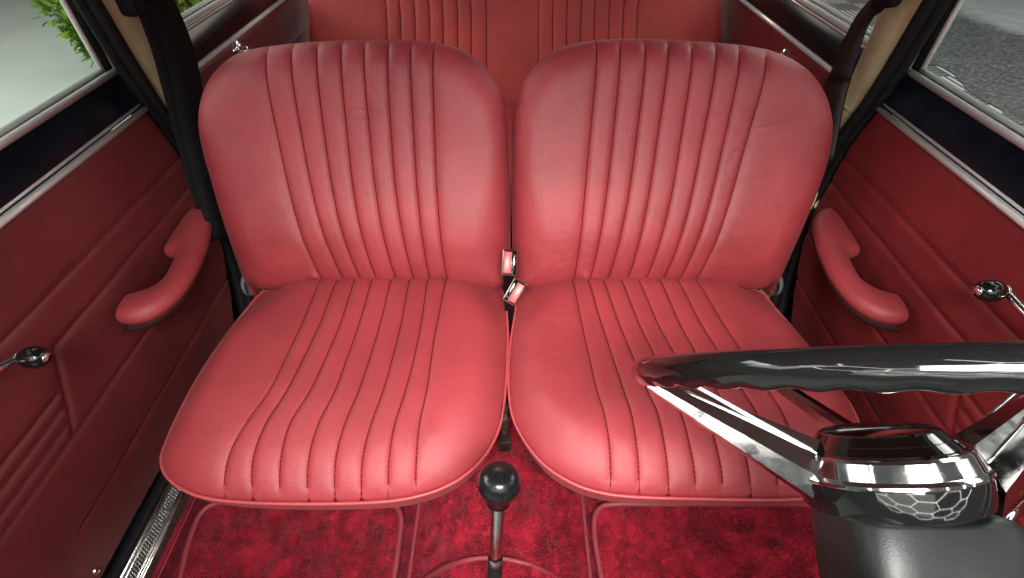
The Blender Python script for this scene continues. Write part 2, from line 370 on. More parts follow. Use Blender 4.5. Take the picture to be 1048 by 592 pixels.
def front_seat(label, bpx, cpx, bl, cl, seed, left):
    t = thing('front_seat', label, 'car seat', 'front seats')
    xs = -1 if left else 1
    bo = [BF.plane_hit(*p) for p in bpx]; xa = bo[0][0]; xb = bo[-1][0]
    bo = bo + [np.array([xb - (xb - xa) * .012, -.012]), np.array([xb - (xb - xa) * .09, -.026]), np.array([(xa + xb) / 2, -.020]), np.array([xa + (xb - xa) * .09, -.026]), np.array([xa + (xb - xa) * .012, -.012])]
    xc = (xa + xb) / 2
    co = [CF.plane_hit(*p) for p in cpx]; ca, cb = co[0][0], co[-1][0]
    fo = lambda f: ca + (cb - ca) * f
    co = co + [np.array([fo(.975), .715]), np.array([fo(.90), .765]), np.array([fo(.72), .792]), np.array([fo(.5), .797]), np.array([fo(.28), .792]), np.array([fo(.10), .765]), np.array([fo(.025), .715])]
    dts = [(325, 281, -.006, .012), (332, 275, .004, .009), (456, 279, -.006, .012)] if left else [(590, 280, -.006, .012), (597, 275, .004, .009), (720, 288, -.005, .012)]
    pad('backrest', BF, bo, bl, back_surf(xc), M['seat'], M['side'], M['piping'], t, .06, seed, dents=dts, pd=.030, pin=.012, B=.0058, fade=.006)
    pad('cushion', CF, co, cl, cushion_surf(xc), M['seat'], M['side'], M['piping'], t, .072, seed + 3, side_in=.008, B=.0052)
    # hinge plate at the outer side, seat base frame and runner beside the tunnel
    xo = min(xa, xb) if left else max(xa, xb)
    mb = MB(); mb.lathe([(0, .006), (.020, .006), (.024, .003), (.025, 0), (.025, -.004)], (xo + xs * .006, .735, .318), (xs, 0, 0), 32); mb.lathe([(0, .010), (.006, .009), (.007, .005)], (xo + xs * .006, .735, .318), (xs, 0, 0), 16)
    mb.build('hinge', M['grey'], t)
    mb = MB(); mb.box((xc, .60, .205), (.36, .30, .05), bev=.01)
    for sx in (-.19, .19):
        for yy in (.53, .70): mb.box((xc + sx, yy, .10), (.025, .03, .20), bev=.003)
        mb.box((xc + sx, .64, .022), (.035, .26, .02), bev=.003)
    mb.build('seat_base', M['iron'], t)
    return t
front_seat('fluted red leather front seat without steering wheel, left of the gear lever', L_back_px, L_cush_px, bk_lines(LB_top, LB_mid, LB_bot), cu_lines(LC), 1, True)
front_seat('fluted red leather front seat directly behind the black steering wheel', R_back_px, R_cush_px, bk_lines(RB_top, RB_mid, RB_bot), cu_lines(RCu), 11, False)
# bracket in the gap between the two cushions
mb = MB(); mb.box((-.013, .432, .275), (.014, .03, .10), bev=.002); mb.box((-.012, .422, .243), (.020, .012, .03), bev=.002); mb.lathe([(0, .004), (.005, .004), (.006, 0)], (-.013, .415, .290), (0, -1, 0), 12)
o = mb.build('seat_bracket', M['iron'], smooth=True, autosmooth=40); tag(o, 'dark rusty metal bracket in gap between the front cushions', 'bracket')
# ------------------------------------------------------------------ rear seat
RF = Frame((0, 1.56, .36), (0, math.sin(R(17)), math.cos(R(17))), (0, -math.cos(R(17)), math.sin(R(17))))
t = thing('rear_seat', 'wide fluted red leather rear bench seat behind both front seats', 'car seat')
def rear_surf(P, d): return .045 * roll(d, .05) + .006 * sm(d, 0, .1)
ro = [RF.plane_hit(319, 60), RF.plane_hit(318, 0), RF.plane_hit(318, -40), RF.plane_hit(336, -66), RF.plane_hit(524, -72), RF.plane_hit(716, -66), RF.plane_hit(736, -40), RF.plane_hit(737, 0), RF.plane_hit(735, 60)]
xa, xb = ro[0][0], ro[-1][0]; ro += [np.array([xb - .002, -.10]), np.array([xb - .04, -.13]), np.array([0, -.13]), np.array([xa + .04, -.13]), np.array([xa + .002, -.10])]
r1 = [395, 409, 424, 439, 453, 468, 482, 497.5]; r2 = [551.5, 566, 580.5, 595, 609, 624, 638.5, 653]
rl = [[(x + (x - 524) * .05, -20), (x, 8), (x - (x - 524) * .01, 45)] for x in r1 + r2]
pad('backrest', RF, ro, rl, rear_surf, M['rear'], M['side'], M['piping'], t, .07, 31, step=.0042, B=.0055, pd=.03, pin=.012)
RCF = Frame((0, 0, .30), (0, 1, 0), (0, 0, 1))
co = [(-.60, 1.50), (-.60, 1.12), (-.57, 1.07), (0, 1.06), (.57, 1.07), (.60, 1.12), (.60, 1.50), (.5, 1.55), (-.5, 1.55)]
pad('cushion', RCF, [np.array(c) for c in co], [[(560, 122), (560, 100)]], lambda P, d: .05 * roll(d, .06), M['rear'], M['side'], M['piping'], t, .12, 37, step=.008, B=0.0)
# ------------------------------------------------------------------ doors
YR = np.array([(.06, .795), (.10, .815), (.18, .850), (.30, .882), (.40, .893), (.52, .888), (.60, .868), (.626, .858)])
def grid_panel(name, yfun, z0, z1, x0, s, grooves, mat, parent, res=.004, depth=.0045, seed=0, wid=.0042):
    nz = int((z1 - z0) / res) + 1; zs = np.linspace(z0, z1, nz); ya, yb = yfun(zs); ny = int((yb - ya).max() / res) + 1
    T = np.linspace(0, 1, ny); Y = ya[:, None] + (yb - ya)[:, None] * T[None]; Z = np.repeat(zs[:, None], ny, 1)
    P = np.stack([Y.ravel(), Z.ravel()], 1); gd = np.full(len(P), 1.); al = np.zeros(len(P))
    for g in grooves: 
        q = seg_dist(P, np.array(g, float), closed=False); gd = np.minimum(gd, q)
    dep = depth * np.exp(-(gd / wid) ** 1.3)
    e = np.minimum.reduce([P[:, 0] - np.repeat(ya, ny), np.repeat(yb, ny) - P[:, 0], P[:, 1] - z0, z1 - P[:, 1]])
    edge = -.008 * (1 - roll(np.maximum(e, 0), .012))
    hgt = edge - dep + .0022 * fnoise(P, 9, seed) + .0009 * fnoise(P, 30, seed)
    V = np.stack([-s * hgt * -1 * -1 + s * x0, P[:, 0], P[:, 1]], 1)
    V[:, 0] = s * (x0 - hgt + (.03 * np.clip((.36 - P[:, 1]) / .28, 0, 1) ** 1.3 if z0 < .1 else 0))
    Fc = [(i * ny + j, i * ny + j + 1, (i + 1) * ny + j + 1, (i + 1) * ny + j) for i in range(nz - 1) for j in range(ny - 1)]
    if s < 0: Fc = [f[::-1] for f in Fc]
    Fc = [f[::-1] for f in Fc]
    o = mesh(name, V, Fc, mat, parent)
    at = o.data.attributes.new('groove', 'FLOAT', 'POINT'); at.data.foreach_set('value', (gd + .0010).astype(np.float32))
    o.data.attributes.new('along', 'FLOAT', 'POINT')
    return o
def strip(mb, pts, w):  # ribbon between two point lists
    a, b = pts; n = len(a); mb.add(list(a) + list(b), [(i, i + 1, n + i + 1, n + i) for i in range(n - 1)])
def prof_sweep(mb, prof, y0, y1, s, n=2):   # profile of (x,z) swept along y ; x mirrored by s
    k = len(prof); V = []
    for i in range(n + 1):
        y = y0 + (y1 - y0) * i / n; V += [(s * x, y, z) for x, z in prof]
    Fc = [(i * k + j, i * k + (j + 1) % k, (i + 1) * k + (j + 1) % k, (i + 1) * k + j) for i in range(n) for j in range(k)]
    Fc += [tuple(range(k)), tuple(range(n * k, (n + 1) * k))]
    mb.add(V, Fc)
def arc_prof(cx, cz, rx, rz, n=14): return [(cx + rx * math.cos(2 * math.pi * i / n), cz + rz * math.sin(2 * math.pi * i / n)) for i in range(n)]
ARM_PX = [(193, 213), (201, 210.5), (209, 214), (213.5, 224), (211, 240), (204, 258), (195, 276), (183, 293), (168, 307), (150, 318), (132, 323), (118, 323), (114, 319), (119, 309), (127, 300), (140, 296), (152, 292), (163, 284), (171, 272), (176, 261), (177, 257), (171, 256), (165, 254), (167, 248), (176, 234), (186, 220)]
def armrest(parent, s):
    A = catmull([on_z(px, py, .435)[:2] for px, py in ARM_PX], .004); A[:, 0] *= -1          # now positive side (distance from centre line)
    if ((A[:, 0] * np.roll(A[:, 1], -1) - np.roll(A[:, 0], -1) * A[:, 1]).sum()) < 0: A = A[::-1]
    tn = np.roll(A, -1, 0) - np.roll(A, 1, 0); tn /= np.linalg.norm(tn, axis=1)[:, None]; inn = np.stack([-tn[:, 1], tn[:, 0]], 1); n = len(A)
    g = np.stack(np.meshgrid(np.arange(A[:, 0].min(), A[:, 0].max(), .004), np.arange(A[:, 1].min(), A[:, 1].max(), .004)), -1).reshape(-1, 2)
    g = g[inside(g, A)]; g = g[seg_dist(g, A) > .0075]
    P = np.vstack([A] + [(A + inn * d)[seg_dist(A + inn * d, A) > d * .95] for d in (.0006, .002, .0045)] + [g])
    res = delaunay_2d_cdt([Vector(map(float, p)) for p in P], [], [list(range(n))], 1, 1e-6)
    V2 = np.array([tuple(v) for v in res[0]]); d = np.where(inside(V2, A), seg_dist(V2, A), 0)
    z = .421 + .015 * roll(d, .017) + .004 * sm(d, 0, .03)
    V = [(s * p[0], p[1], q) for p, q in zip(V2, z)]; Fc = [tuple(f) for f in res[2]]
    me = mesh('armrest', V, Fc, M['armrest'], parent)
    rings = []
    for ins, zz in ((0, .421), (.0005, .417), (.003, .412), (.006, .410)):
        q = A + inn * ins; rings += [(s * p[0], p[1], zz) for p in q]
    mesh('armrest_side', rings, [(i * n + j, i * n + (j + 1) % n, (i + 1) * n + (j + 1) % n, (i + 1) * n + j) for i in range(3) for j in range(n)], M['armrest'], me)
    # moulded base below, its shade put into a darker colour, running out to the door panel
    rings = []
    B = A.copy(); B[:, 0] = np.where(B[:, 0] > .60, B[:, 0] + .02, B[:, 0])
    for ins, zz, bx in ((.0055, .411, .0), (.006, .404, .0), (.009, .392, .008), (.014, .382, .026)):
        q = A + inn * ins; rings += [(s * min(p[0] + bx, .655), p[1], zz) for p in q]
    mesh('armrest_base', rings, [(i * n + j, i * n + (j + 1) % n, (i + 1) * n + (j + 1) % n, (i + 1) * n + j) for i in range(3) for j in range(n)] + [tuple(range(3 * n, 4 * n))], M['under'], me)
def winder(parent, s, pivot, knob, xk=.592):
    w = thing('window_winder', '', ''); del w['label']; del w['category']; w.parent = parent
    mb = MB(); mb.lathe([(.021, 0), (.021, .004), (.017, .010), (.010, .014), (0, .015)], (s * .65, *pivot), (-s, 0, 0), 28); mb.build('boss', M['chrome'], w)
    p = [np.array((s * .637, *pivot)), np.array((s * .622, pivot[0] * .8 + knob[0] * .2, pivot[1] * .8 + knob[1] * .2)), np.array((s * .614, pivot[0] * .4 + knob[0] * .6, pivot[1] * .4 + knob[1] * .6)), np.array((s * .612, *knob))]
    q = catmull(p, .004, closed=False); mb = MB(); mb.tube(list(q), list(np.linspace(.0065, .0048, len(q))), 12, sx=1.3); mb.lathe([(.0, .0), (.0075, .001), (.008, .008), (.006, .011)], (s * .616, *knob), (-s, 0, 0), 20); mb.build('arm', M['chrome'], w)
    mb = MB(); mb.lathe([(.0055, 0), (.010, .003), (.0138, .011), (.0142, .019), (.0118, .027), (.0065, .032), (0, .033)], (s * .608, *knob), (-s, 0, 0), 28); mb.build('knob', M['gloss'], w)
    mb = MB(); mb.lathe([(.0062, 0), (.006, .0015), (0, .002)], (s * (.608 - .033 + .0008), *knob), (-s, 0, 0), 16); mb.build('cap', M['chrome'], w)
def front_door(s, label, pivot, knob):
    t = thing('front_door', label, 'car door', 'front doors')
    yf = lambda z: (np.full(len(z), -.05), np.interp(z, YR[:, 1] * 0 + YR[:, 0], YR[:, 1]))
    gr = [[(-.1, .513), (.90, .518)], [(.453, .454), (.90, .462)], [(.453, .454), (.384, .332), (.62, .335), (.9, .337)], [(.30, .205), (.60, .214), (.9, .224)],
          [(.414, .402), (-.1, .402)], [(.405, .380), (-.1, .380)], [(.396, .356), (-.1, .356)], [(.384, .332), (-.1, .334)]]
    grid_panel('door_panel', yf, .085, .624, .650, s, gr, M['door'] if s < 0 else M['door_lit'], t, seed=3 if s < 0 else 9)
    mb = MB(); prof_sweep(mb, arc_prof(.648, .6285, .0055, .0045), -.05, .853, s); prof_sweep(mb, arc_prof(.6525, .637, .0022, .0022, 8), -.05, .853, s); mb.build('waist_trim', M['trim'], t)
    # painted sill band rising to the window
    zz = np.linspace(.632, .684, 9); prof = [(.653 + .022 * ((z - .632) / .052) ** 1.6, z) for z in zz]
    mb = MB(); ys = np.linspace(-.05, .905, 12)
    V = [(s * x, y, z) for y in ys for x, z in prof]; k = len(prof)
    mb.add(V, [(i * k + j, i * k + j + 1, (i + 1) * k + j + 1, (i + 1) * k + j) for i in range(11) for j in range(k - 1)])
    mb.add([(s * .6545, .845, .632), (s * .6545, .895, .632), (s * .6545, .90, .55), (s * .6545, .86, .6)], [(0, 1, 2, 3)])
    mb.build('door_capping', M['navy'], t)
    # window frame: two chrome beads, black channel between
    f = MB()
    for cx, cz, r in ((.674, .689, .0055), (.690, .693, .0045)):
        prof_sweep(f, arc_prof(cx, cz, r, r), -.05, .872 if cx < .68 else .862, s)
    fr = f.build('window_frame', M['trim'], t)
    f = MB()
    f.tube([(s * .674, .872, .687), (s * .670, .868, .80), (s * .660, .855, 1.05)], .0055, 12); f.tube([(s * .690, .858, .691), (s * .686, .852, .80), (s * .676, .838, 1.05)], .0045, 12)
    f.build('upright_bead', M['trim'], fr)
    f = MB(); f.box((s * .683, .42, .684), (.012, .94, .012)); f.tube([(s * .684, .865, .685), (s * .680, .861, .80), (s * .670, .848, 1.05)], .006, 8)
    f.build('window_channel', M['rubber'], fr)
    mb = MB(); mb.add([(s * .691, -.05, .690), (s * .691, .858, .690), (s * .677, .838, 1.05), (s * .677, -.05, 1.05)], [(0, 1, 2, 3)]); mb.f = [f[::-s] for f in mb.f]; mb.build('window_glass', M['glass'], t, smooth=False)
    armrest(t, s); winder(t, s, pivot, knob)
    mb = MB(); mb.lathe([(.007, 0), (.0065, .003), (.003, .0045), (0, .0045)], (s * .673, .268, .118), (-s, 0, 0), 20); mb.build('screw', M['chrome'], t)
    # painted inner shut face of the door behind the trim
    mb = MB(); mb.box((s * .70, .36, .33), (.022, .94, .54)); mb.build('door_shell', M['navy'], t, smooth=False)
    return t
kl = on_x(40, 366, -.585); kr = on_x(1008, 298, .585)
front_door(-1, 'dark red front door card at far left, with pale green floor beyond its window', (kl[1] - .085, kl[2] + .032), (kl[1], kl[2]))
front_door(1, 'dark red front door card at far right, beside the steering wheel', (kr[1] - .085, kr[2] - .01), (kr[1], kr[2]))
def rear_door(s, label, wz):
    t = thing('rear_door', label, 'car door', 'rear doors')
    yf = lambda z: (np.full(len(z), .965), np.full(len(z), 1.80))
    grid_panel('door_panel', yf, .20, .624, .652, s, [[(.9, .515), (1.9, .518)], [(.9, .46), (1.9, .46)]], M['door'] if s < 0 else M['door_lit'], t, res=.006, seed=14)
    mb = MB(); prof_sweep(mb, arc_prof(.650, .6285, .006, .005), .965, 1.80, s); prof_sweep(mb, arc_prof(.656, .638, .002, .002, 8), .965, 1.80, s); mb.build('waist_trim', M['trim'], t)
    zz = np.linspace(.632, .684, 9); prof = [(.653 + .022 * ((z - .632) / .052) ** 1.6, z) for z in zz]; ys = np.linspace(.93, 1.80, 8); k = 9
    mb = MB(); mb.add([(s * x, y, z) for y in ys for x, z in prof], [(i * k + j, i * k + j + 1, (i + 1) * k + j + 1, (i + 1) * k + j) for i in range(7) for j in range(k - 1)]); mb.build('door_capping', M['navy'], t)
    f = MB(); prof_sweep(f, arc_prof(.672, .684, .003, .003), .95, 1.8, s); prof_sweep(f, arc_prof(.679, .692, .006, .006), .95, 1.8, s); prof_sweep(f, arc_prof(.697, .697, .005, .005), .95, 1.8, s); fr = f.build('window_frame', M['trim'], t)
    f = MB(); f.box((s * .688, 1.37, .686), (.014, .86, .012)); f.build('window_channel', M['rubber'], fr)
    mb = MB(); mb.add([(s * .697, .95, .695), (s * .697, 1.8, .695), (s * .685, 1.8, 1.05), (s * .685, .95, 1.05)], [(0, 1, 2, 3)]); mb.f = [f[::-s] for f in mb.f]; mb.build('window_glass', M['glass'], t, smooth=False)
    w = bpy.data.objects.new('window_winder', None); C.objects.link(w); w.parent = t
    mb = MB(); mb.lathe([(.024, 0), (.023, .004), (.016, .008), (.010, .010), (.010, .024), (.006, .027), (0, .027)], (s * .652, 1.245, wz), (-s, 0, 0), 28); mb.build('boss', M['chrome'], w)
    mb = MB(); mb.tube([(s * .632, 1.245, wz), (s * .620, 1.28, wz - .02), (s * .615, 1.33, wz - .045)], .006, 10); mb.build('arm', M['chrome'], w)
    mb = MB(); mb.box((s * .672, 1.38, .42), (.028, .84, .44)); mb.build('door_shell', M['navy'], t, smooth=False)
    return t
rear_door(-1, 'rear door with green leaves outside its window, behind the left front seat', .600)
rear_door(1, 'rear door with chequered tiles outside its window, behind the right front seat', .580)
# ------------------------------------------------------------------ centre pillars
def pillar(s, label):
    t = thing('door_pillar', label, 'car pillar', 'centre pillars')
    k = 12; V = []; zs = [.10, .30, .46, .56, .596]; zs2 = [.600, .70, .80, .92, 1.05]
    def ring(z, off):
        yc = (.922 if z > .598 else .928) - .004 * max(0, z - .7) - .03 * max(0, .55 - z); hw = .047 if z > .598 else .028; inx = .640 + off - .03 * max(0, z - .7); r = []
        for i in range(k):
            a = -math.pi / 2 + math.pi * i / (k - 1); r.append((s * (inx + .028 - .028 * abs(math.cos(a)) ** .55), yc + hw * math.sin(a), z))
        return r
    for nm, zz, off in (('lower_trim', zs, .0), ('upper_trim', zs2, -.0025)):
        mb = MB(); V = []
        for z in zz: V += ring(z, off)
        mb.add(V, [(i * k + j, i * k + j + 1, (i + 1) * k + j + 1, (i + 1) * k + j) for i in range(len(zz) - 1) for j in range(k - 1)])
        mb.tube([ring(zz[0] if nm == 'upper_trim' else zz[-1], off)[j] for j in range(k)], .0016, 6)
        mb.build(nm, M['beige'], t)
    mb = MB(); z = np.linspace(.07, 1.05, 40); pts = [(s * (.644 - .03 * max(0, q - .7) - .004), np.interp(q, np.r_[YR[:, 0], .8, 1.05], np.r_[YR[:, 1] , .830, .812]) + .018, q) for q in z]
    pts = [(p[0], max(p[1], 0), p[2]) for p in pts]; mb.tube(pts, .0095, 12, sx=1.2); pts2 = [(p[0] + s * .016, p[1] - .004, p[2]) for p in pts]; mb.tube(pts2, .010, 10)
    mb.build('rubber_seal', M['rubber'], t)
    mb = MB(); mb.box((s * .682, .93, .55), (.02, .12, 1.0)); mb.box((s * .712, .95, .26), (.018, .40, .62)); mb.build('pillar_shell', M['navy'], t, smooth=False)
pillar(-1, 'beige trimmed door pillar mostly covered by the black belt on the left')
pillar(1, 'broad beige vinyl door pillar with a seam, right of the driver seat')
# ------------------------------------------------------------------ seat belts
def ribbon(mb, pts, width, wdir, th=.0016):
    q = catmull([np.array(p) for p in pts], .012, closed=False); wd = catmull([np.array(w, float) for w in wdir], .001, closed=False)
    n = len(q); V = []
    for i in range(n):
        f = i / (n - 1); w = np.array([np.interp(f * (len(wd) - 1), np.arange(len(wd)), wd[:, c]) for c in range(3)]); t = q[min(i + 1, n - 1)] - q[max(i - 1, 0)]; t /= np.linalg.norm(t); w -= t * w.dot(t); w /= np.linalg.norm(w)
        nn = np.cross(t, w); ww = width if not hasattr(width, '__len__') else np.interp(f, np.linspace(0, 1, len(width)), width)
        for a, b in ((-.5, -1), (.5, -1), (.5, 1), (-.5, 1)): V.append(q[i] + w * ww * a + nn * th * .5 * b)
    Fc = [(i * 4 + j, i * 4 + (j + 1) % 4, (i + 1) * 4 + (j + 1) % 4, (i + 1) * 4 + j) for i in range(n - 1) for j in range(4)] + [(0, 1, 2, 3), (4 * n - 4, 4 * n - 3, 4 * n - 2, 4 * n - 1)]
    mb.add(V, Fc)
t = thing('seat_belt', 'wide black seat belt hanging down the left pillar beside green leaves', 'seat belt', 'front seat belts')
mb = MB(); ribbon(mb, [on_x(152, -30, -.600), on_x(160, 0, -.600), on_x(178, 45, -.597), on_x(190, 95, -.594), on_x(205, 160, -.59), on_x(215, 205, -.588), on_x(226, 245, -.585)], [.070, .074, .074, .066, .052, .045, .04], [(.25, 1, .15), (.3, 1, .1), (.4, 1, 0)]); mb.build('webbing', M['web'], t)
mb = MB(); ribbon(mb, [on_x(142, -30, -.606), on_x(150, 0, -.606), on_x(168, 50, -.604), on_x(180, 95, -.602), on_x(197, 160, -.599), on_x(212, 210, -.596)], .058, [(.1, 1, .1), (.1, 1, 0)], .002); mb.build('lower_webbing', M['web'], t)
mb = MB(); mb.box(on_x(131, -2, -.612), (.03, .034, .05), bev=.008); mb.build('anchor', M['rubber'], t)
t = thing('seat_belt', 'brown black seat belt threaded through a guide at the beige right pillar', 'seat belt', 'front seat belts')
mb = MB(); ribbon(mb, [on_x(915, -22, .600), on_x(905, 0, .602), on_x(893, 8, .606), on_x(880, 26, .604), on_x(869, 52, .602), on_x(858, 82, .600)], [.022, .030, .035, .042, .046, .048], [(0, 1, .6), (0, .8, .7), (-.15, 1, .2), (-.2, 1, 0)]); mb.build('webbing', M['webbrown'], t)
mb = MB(); ribbon(mb, [on_x(858.5, 80, .597), on_x(851, 106, .594), on_x(847, 130, .592), on_x(842, 165, .59)], [.052, .052, .050, .045], [(-.2, 1, 0), (-.2, 1, 0)], .004); mb.build('sleeve', M['webbrown'], t)
mb = MB(); ribbon(mb, [on_x(868, 40, .622), on_x(858, 75, .622), on_x(848, 125, .62), on_x(842, 160, .616)], .026, [(-.1, 1, 0), (-.1, 1, 0)]); mb.build('lower_webbing', M['web'], t)
mb = MB(); c = on_x(908, -2, .607); mb.box(c, (.022, .055, .03), Matrix.Rotation(R(-18), 3, 'X'), bev=.009, seg=3); mb.box(c + np.array([.012, 0, .008]), (.012, .03, .03), bev=.004); mb.build('belt_guide', M['rubber'], t)
# ------------------------------------------------------------------ buckles between the seats
def buckle(px, py, tt, rot, w, h, label, flip):
    t = thing('belt_buckle', label, 'belt buckle', 'belt buckles')
    c = at_t(px, py, tt); zax = Vector((0.05 * flip, -.74, .67)).normalized(); xa = Vector((1, 0, 0)); ya = zax.cross(xa).normalized(); xa = ya.cross(zax)
    B = Matrix((xa, ya, zax)).transposed() @ Matrix.Rotation(R(rot), 3, 'Z')
    off = lambda x, y, z: tuple(Vector(c) + B @ Vector((x, y, z)))
    mb = MB(); mb.box(off(0, 0, -.006), (w, h, .016), B, bev=.003, seg=3); mb.build('housing', M['buckle'], t, autosmooth=50)
    mb = MB(); mb.box(off(w * .02, 0, .0021), (w * .86, h * .9, .004), B, bev=.0012); mb.build('slot_plate', M['gloss'], t, autosmooth=50)
    mb = MB(); mb.box(off(-w * .13 * flip, 0, .0042), (w * .52, h * .80, .006), B, bev=.0015); mb.build('button', M['button'], t, autosmooth=50)
    mb = MB(); mb.box(off(w * .28 * flip, h * .1, .0046), (w * .09, h * .45, .003), B, bev=.0006); mb.build('tongue', M['chrome'], t)
    mb = MB(); e = np.array(off(0, -h * .45, -.008)); ribbon(mb, [e, e + np.array([0, .03, -.05]), e + np.array([0, .05, -.14])], w * .7, [tuple(B @ Vector((1, 0, 0))), (1, 0, 0)], .003); mb.build('strap', M['web'], t)
buckle(521.5, 269, .885, -4, .0275, .048, 'upright chrome buckle with red button, upper of two between seatbacks', 1)
buckle(527.0, 299, .865, -30, .027, .045, 'tilted chrome buckle with red button, lower of two between the cushions', -1)
# ------------------------------------------------------------------ carpets
TX = -.022
def tunnel_z(x): return .165 * (1 - sm(np.abs(x - TX), .035, .160)) ** .8
def pile(mb_v, mb_f, P, nrm_z, hgt, w, seed, lean=.9):
    """short yarn tufts; nap direction varies in brushed patches"""
    n = len(P); a = np.array([noise.noise((p[0] * 30 + seed, p[1] * 30, .3)) * 3.2 + noise.noise((p[0] * 80, p[1] * 80 + seed, 2.1)) * 1.8 for p in P]) + rng.normal(0, .45, n)
    ln = np.clip(lean + rng.normal(0, .25, n), .1, 1.5); hh = hgt * rng.uniform(.7, 1.25, n)
    dx, dy = np.cos(a) * ln, np.sin(a) * ln; yaw = rng.uniform(0, math.pi, n); wx, wy = np.cos(yaw) * w / 2, np.sin(yaw) * w / 2
    tip = np.stack([P[:, 0] + dx * hh, P[:, 1] + dy * hh, P[:, 2] + hh], 1)
    b1 = P - np.stack([wx, wy, np.zeros(n)], 1); b2 = P + np.stack([wx, wy, np.zeros(n)], 1)
    t1 = tip - np.stack([wx, wy, np.zeros(n)], 1) * .55; t2 = tip + np.stack([wx, wy, np.zeros(n)], 1) * .55
    base = len(mb_v); V = np.stack([b1, b2, t2, t1], 1).reshape(-1, 3); mb_v.extend(V.tolist()); mb_f.extend([(base + 4 * i, base + 4 * i + 1, base + 4 * i + 2, base + 4 * i + 3) for i in range(n)])
def scatter(A, n):
    lo, hi = A.min(0), A.max(0); out = []
    while sum(map(len, out)) < n:
        q = rng.uniform(lo, hi, (n, 2)); out.append(q[inside(q, A)])
    return np.vstack(out)[:n]
# floor
V = [(-.72, -.2, 0), (.72, -.2, 0), (.72, 1.7, 0), (-.72, 1.7, 0)]; Fc = [(0, 1, 2, 3)]
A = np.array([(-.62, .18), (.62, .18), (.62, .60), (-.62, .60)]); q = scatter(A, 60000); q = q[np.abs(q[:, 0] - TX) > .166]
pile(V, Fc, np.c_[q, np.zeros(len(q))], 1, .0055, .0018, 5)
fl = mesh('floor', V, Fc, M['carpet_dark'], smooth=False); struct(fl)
# tunnel
xs = np.linspace(TX - .164, TX + .164, 61); ys = np.linspace(-.1, 1.1, 60); V = [(x, y, tunnel_z(np.array(x)) + .003) for y in ys for x in xs]; k = 61
Fc = [(i * k + j, i * k + j + 1, (i + 1) * k + j + 1, (i + 1) * k + j) for i in range(59) for j in range(60)]
q = scatter(np.array([(TX - .157, .14), (TX + .157, .14), (TX + .157, .62), (TX - .157, .62)]), 52000)
q2 = scatter(np.array([(TX - .157, .14), (TX + .157, .14), (TX + .157, .62), (TX - .157, .62)]), 90000); q = np.vstack([q, q2[(np.abs(q2[:, 0] - TX) > .05) & (q2[:, 1] < .5)]])
pile(V, Fc, np.c_[q, tunnel_z(q[:, 0]) + .002], 1, .0056, .0017, 17)
tn_ = struct(mesh('tunnel', V, Fc, M['carpet'], smooth=False))
mb = MB()
for sx in (-1, 1): mb.tube([(TX + sx * .163, y, .010) for y in np.linspace(.1, .7, 20)], .0042, 8)
mb.build('carpet_binding', M['binding'], tn_)
pts = []
for px, py in [(420, 606), (434, 594), (452, 582), (475, 574), (500, 571), (527, 574), (552, 582), (572, 594), (584, 606)]:
    z = .16
    for _ in range(12): p = on_z(px, py, z); z = float(tunnel_z(np.array(p[0]))) + .008
    pts.append(on_z(px, py, z))
mb = MB(); mb.tube(list(catmull(pts, .008, closed=False)), .0042, 8); mb.build('gear_surround_binding', M['binding'], tn_)
# mats
def mat_(pxs, label, seed, close):
    t = thing('floor_mat', label, 'floor mat', 'footwell mats')
    A = catmull([on_z(px, py, .012)[:2] for px, py in pxs] + close, .006); 
    V = [(p[0], p[1], .010) for p in A]; Fc = [tuple(range(len(A)))]
    q = scatter(A, 62000); q = q[seg_dist(q, A) > .003]; pile(V, Fc, np.c_[q, np.full(len(q), .010)], 1, .0052, .0017, seed)
    mesh('pile', V, Fc, M['carpet'], t, smooth=False)
    mb = MB(); mb.tube([(p[0], p[1], .0165) for p in A], .0056, 10, closed=True, up=(0, 0, 1)); mb.build('binding', M['binding'], t)
mat_([(186, 592), (193, 562), (201, 538), (209, 524), (222, 516.5), (250, 514), (320, 513), (388, 513), (404, 518), (411, 531), (409, 556), (404, 592)], 'crimson pile floor mat with leather binding under left front seat edge', 23, [on_z(403, 610, .012)[:2], np.array([-.21, .12]), np.array([-.56, .12]), on_z(182, 610, .012)[:2]])
mat_([(615, 592), (609, 556), (608, 533), (613, 522), (628, 517), (680, 517), (760, 517), (820, 517), (842, 524), (852, 545), (862, 592)], 'crimson pile floor mat with leather binding beside the steering column', 29, [on_z(866, 610, .012)[:2], np.array([.56, .12]), np.array([.165, .12]), on_z(617, 610, .012)[:2]])
# ------------------------------------------------------------------ sills
def sill(s, label):
    t = thing('sill_plate', label, 'sill plate', 'door sill plates')
    mb = MB(); mb.box((s * .683, .45, .036), (.018, 1.0, .06), bev=.004); mb.build('rubber_edge', M['rubber'], t)
    mb = MB(); mb.box((s * .652, .45, .032), (.046, 1.0, .05), bev=.003); pl = mb.build('plate', M['tread'], t, autosmooth=40)
    mb = MB()
    for x, r in ((.6690, .0040), (.6610, .0016), (.6410, .0016), (.6362, .0020), (.6315, .0026)): mb.tube([(s * x, y, .058) for y in (-.05, .95)], r, 10)
    mb.build('rail', M['chrome_worn'], t)
    mb = MB()
    for i in range(110):
        for j in range(4):
            y = .16 + i * .0056 + (j % 2) * .0028; mb.lathe([(.0017, 0), (.0012, .0013), (0, .0016)], (s * (.6448 + j * .0046), y, .0572), (0, 0, 1), 6)
    mb.build('knurling', M['chrome_worn'], t)
    mb = MB(); mb.box((s * .622, .45, .024), (.010, 1.0, .046), bev=.003); mb.build('carpet_edge', M['carpet_dark'], t)
    mb = MB(); mb.tube([(s * .6175, y, .040) for y in (-.05, .95)], .0016, 8); mb.build('edge_binding', M['binding'], t)
sill(-1, 'ribbed metal sill plate with chrome rails below left door')
sill(1, 'ribbed metal sill plate with chrome rails below right door')
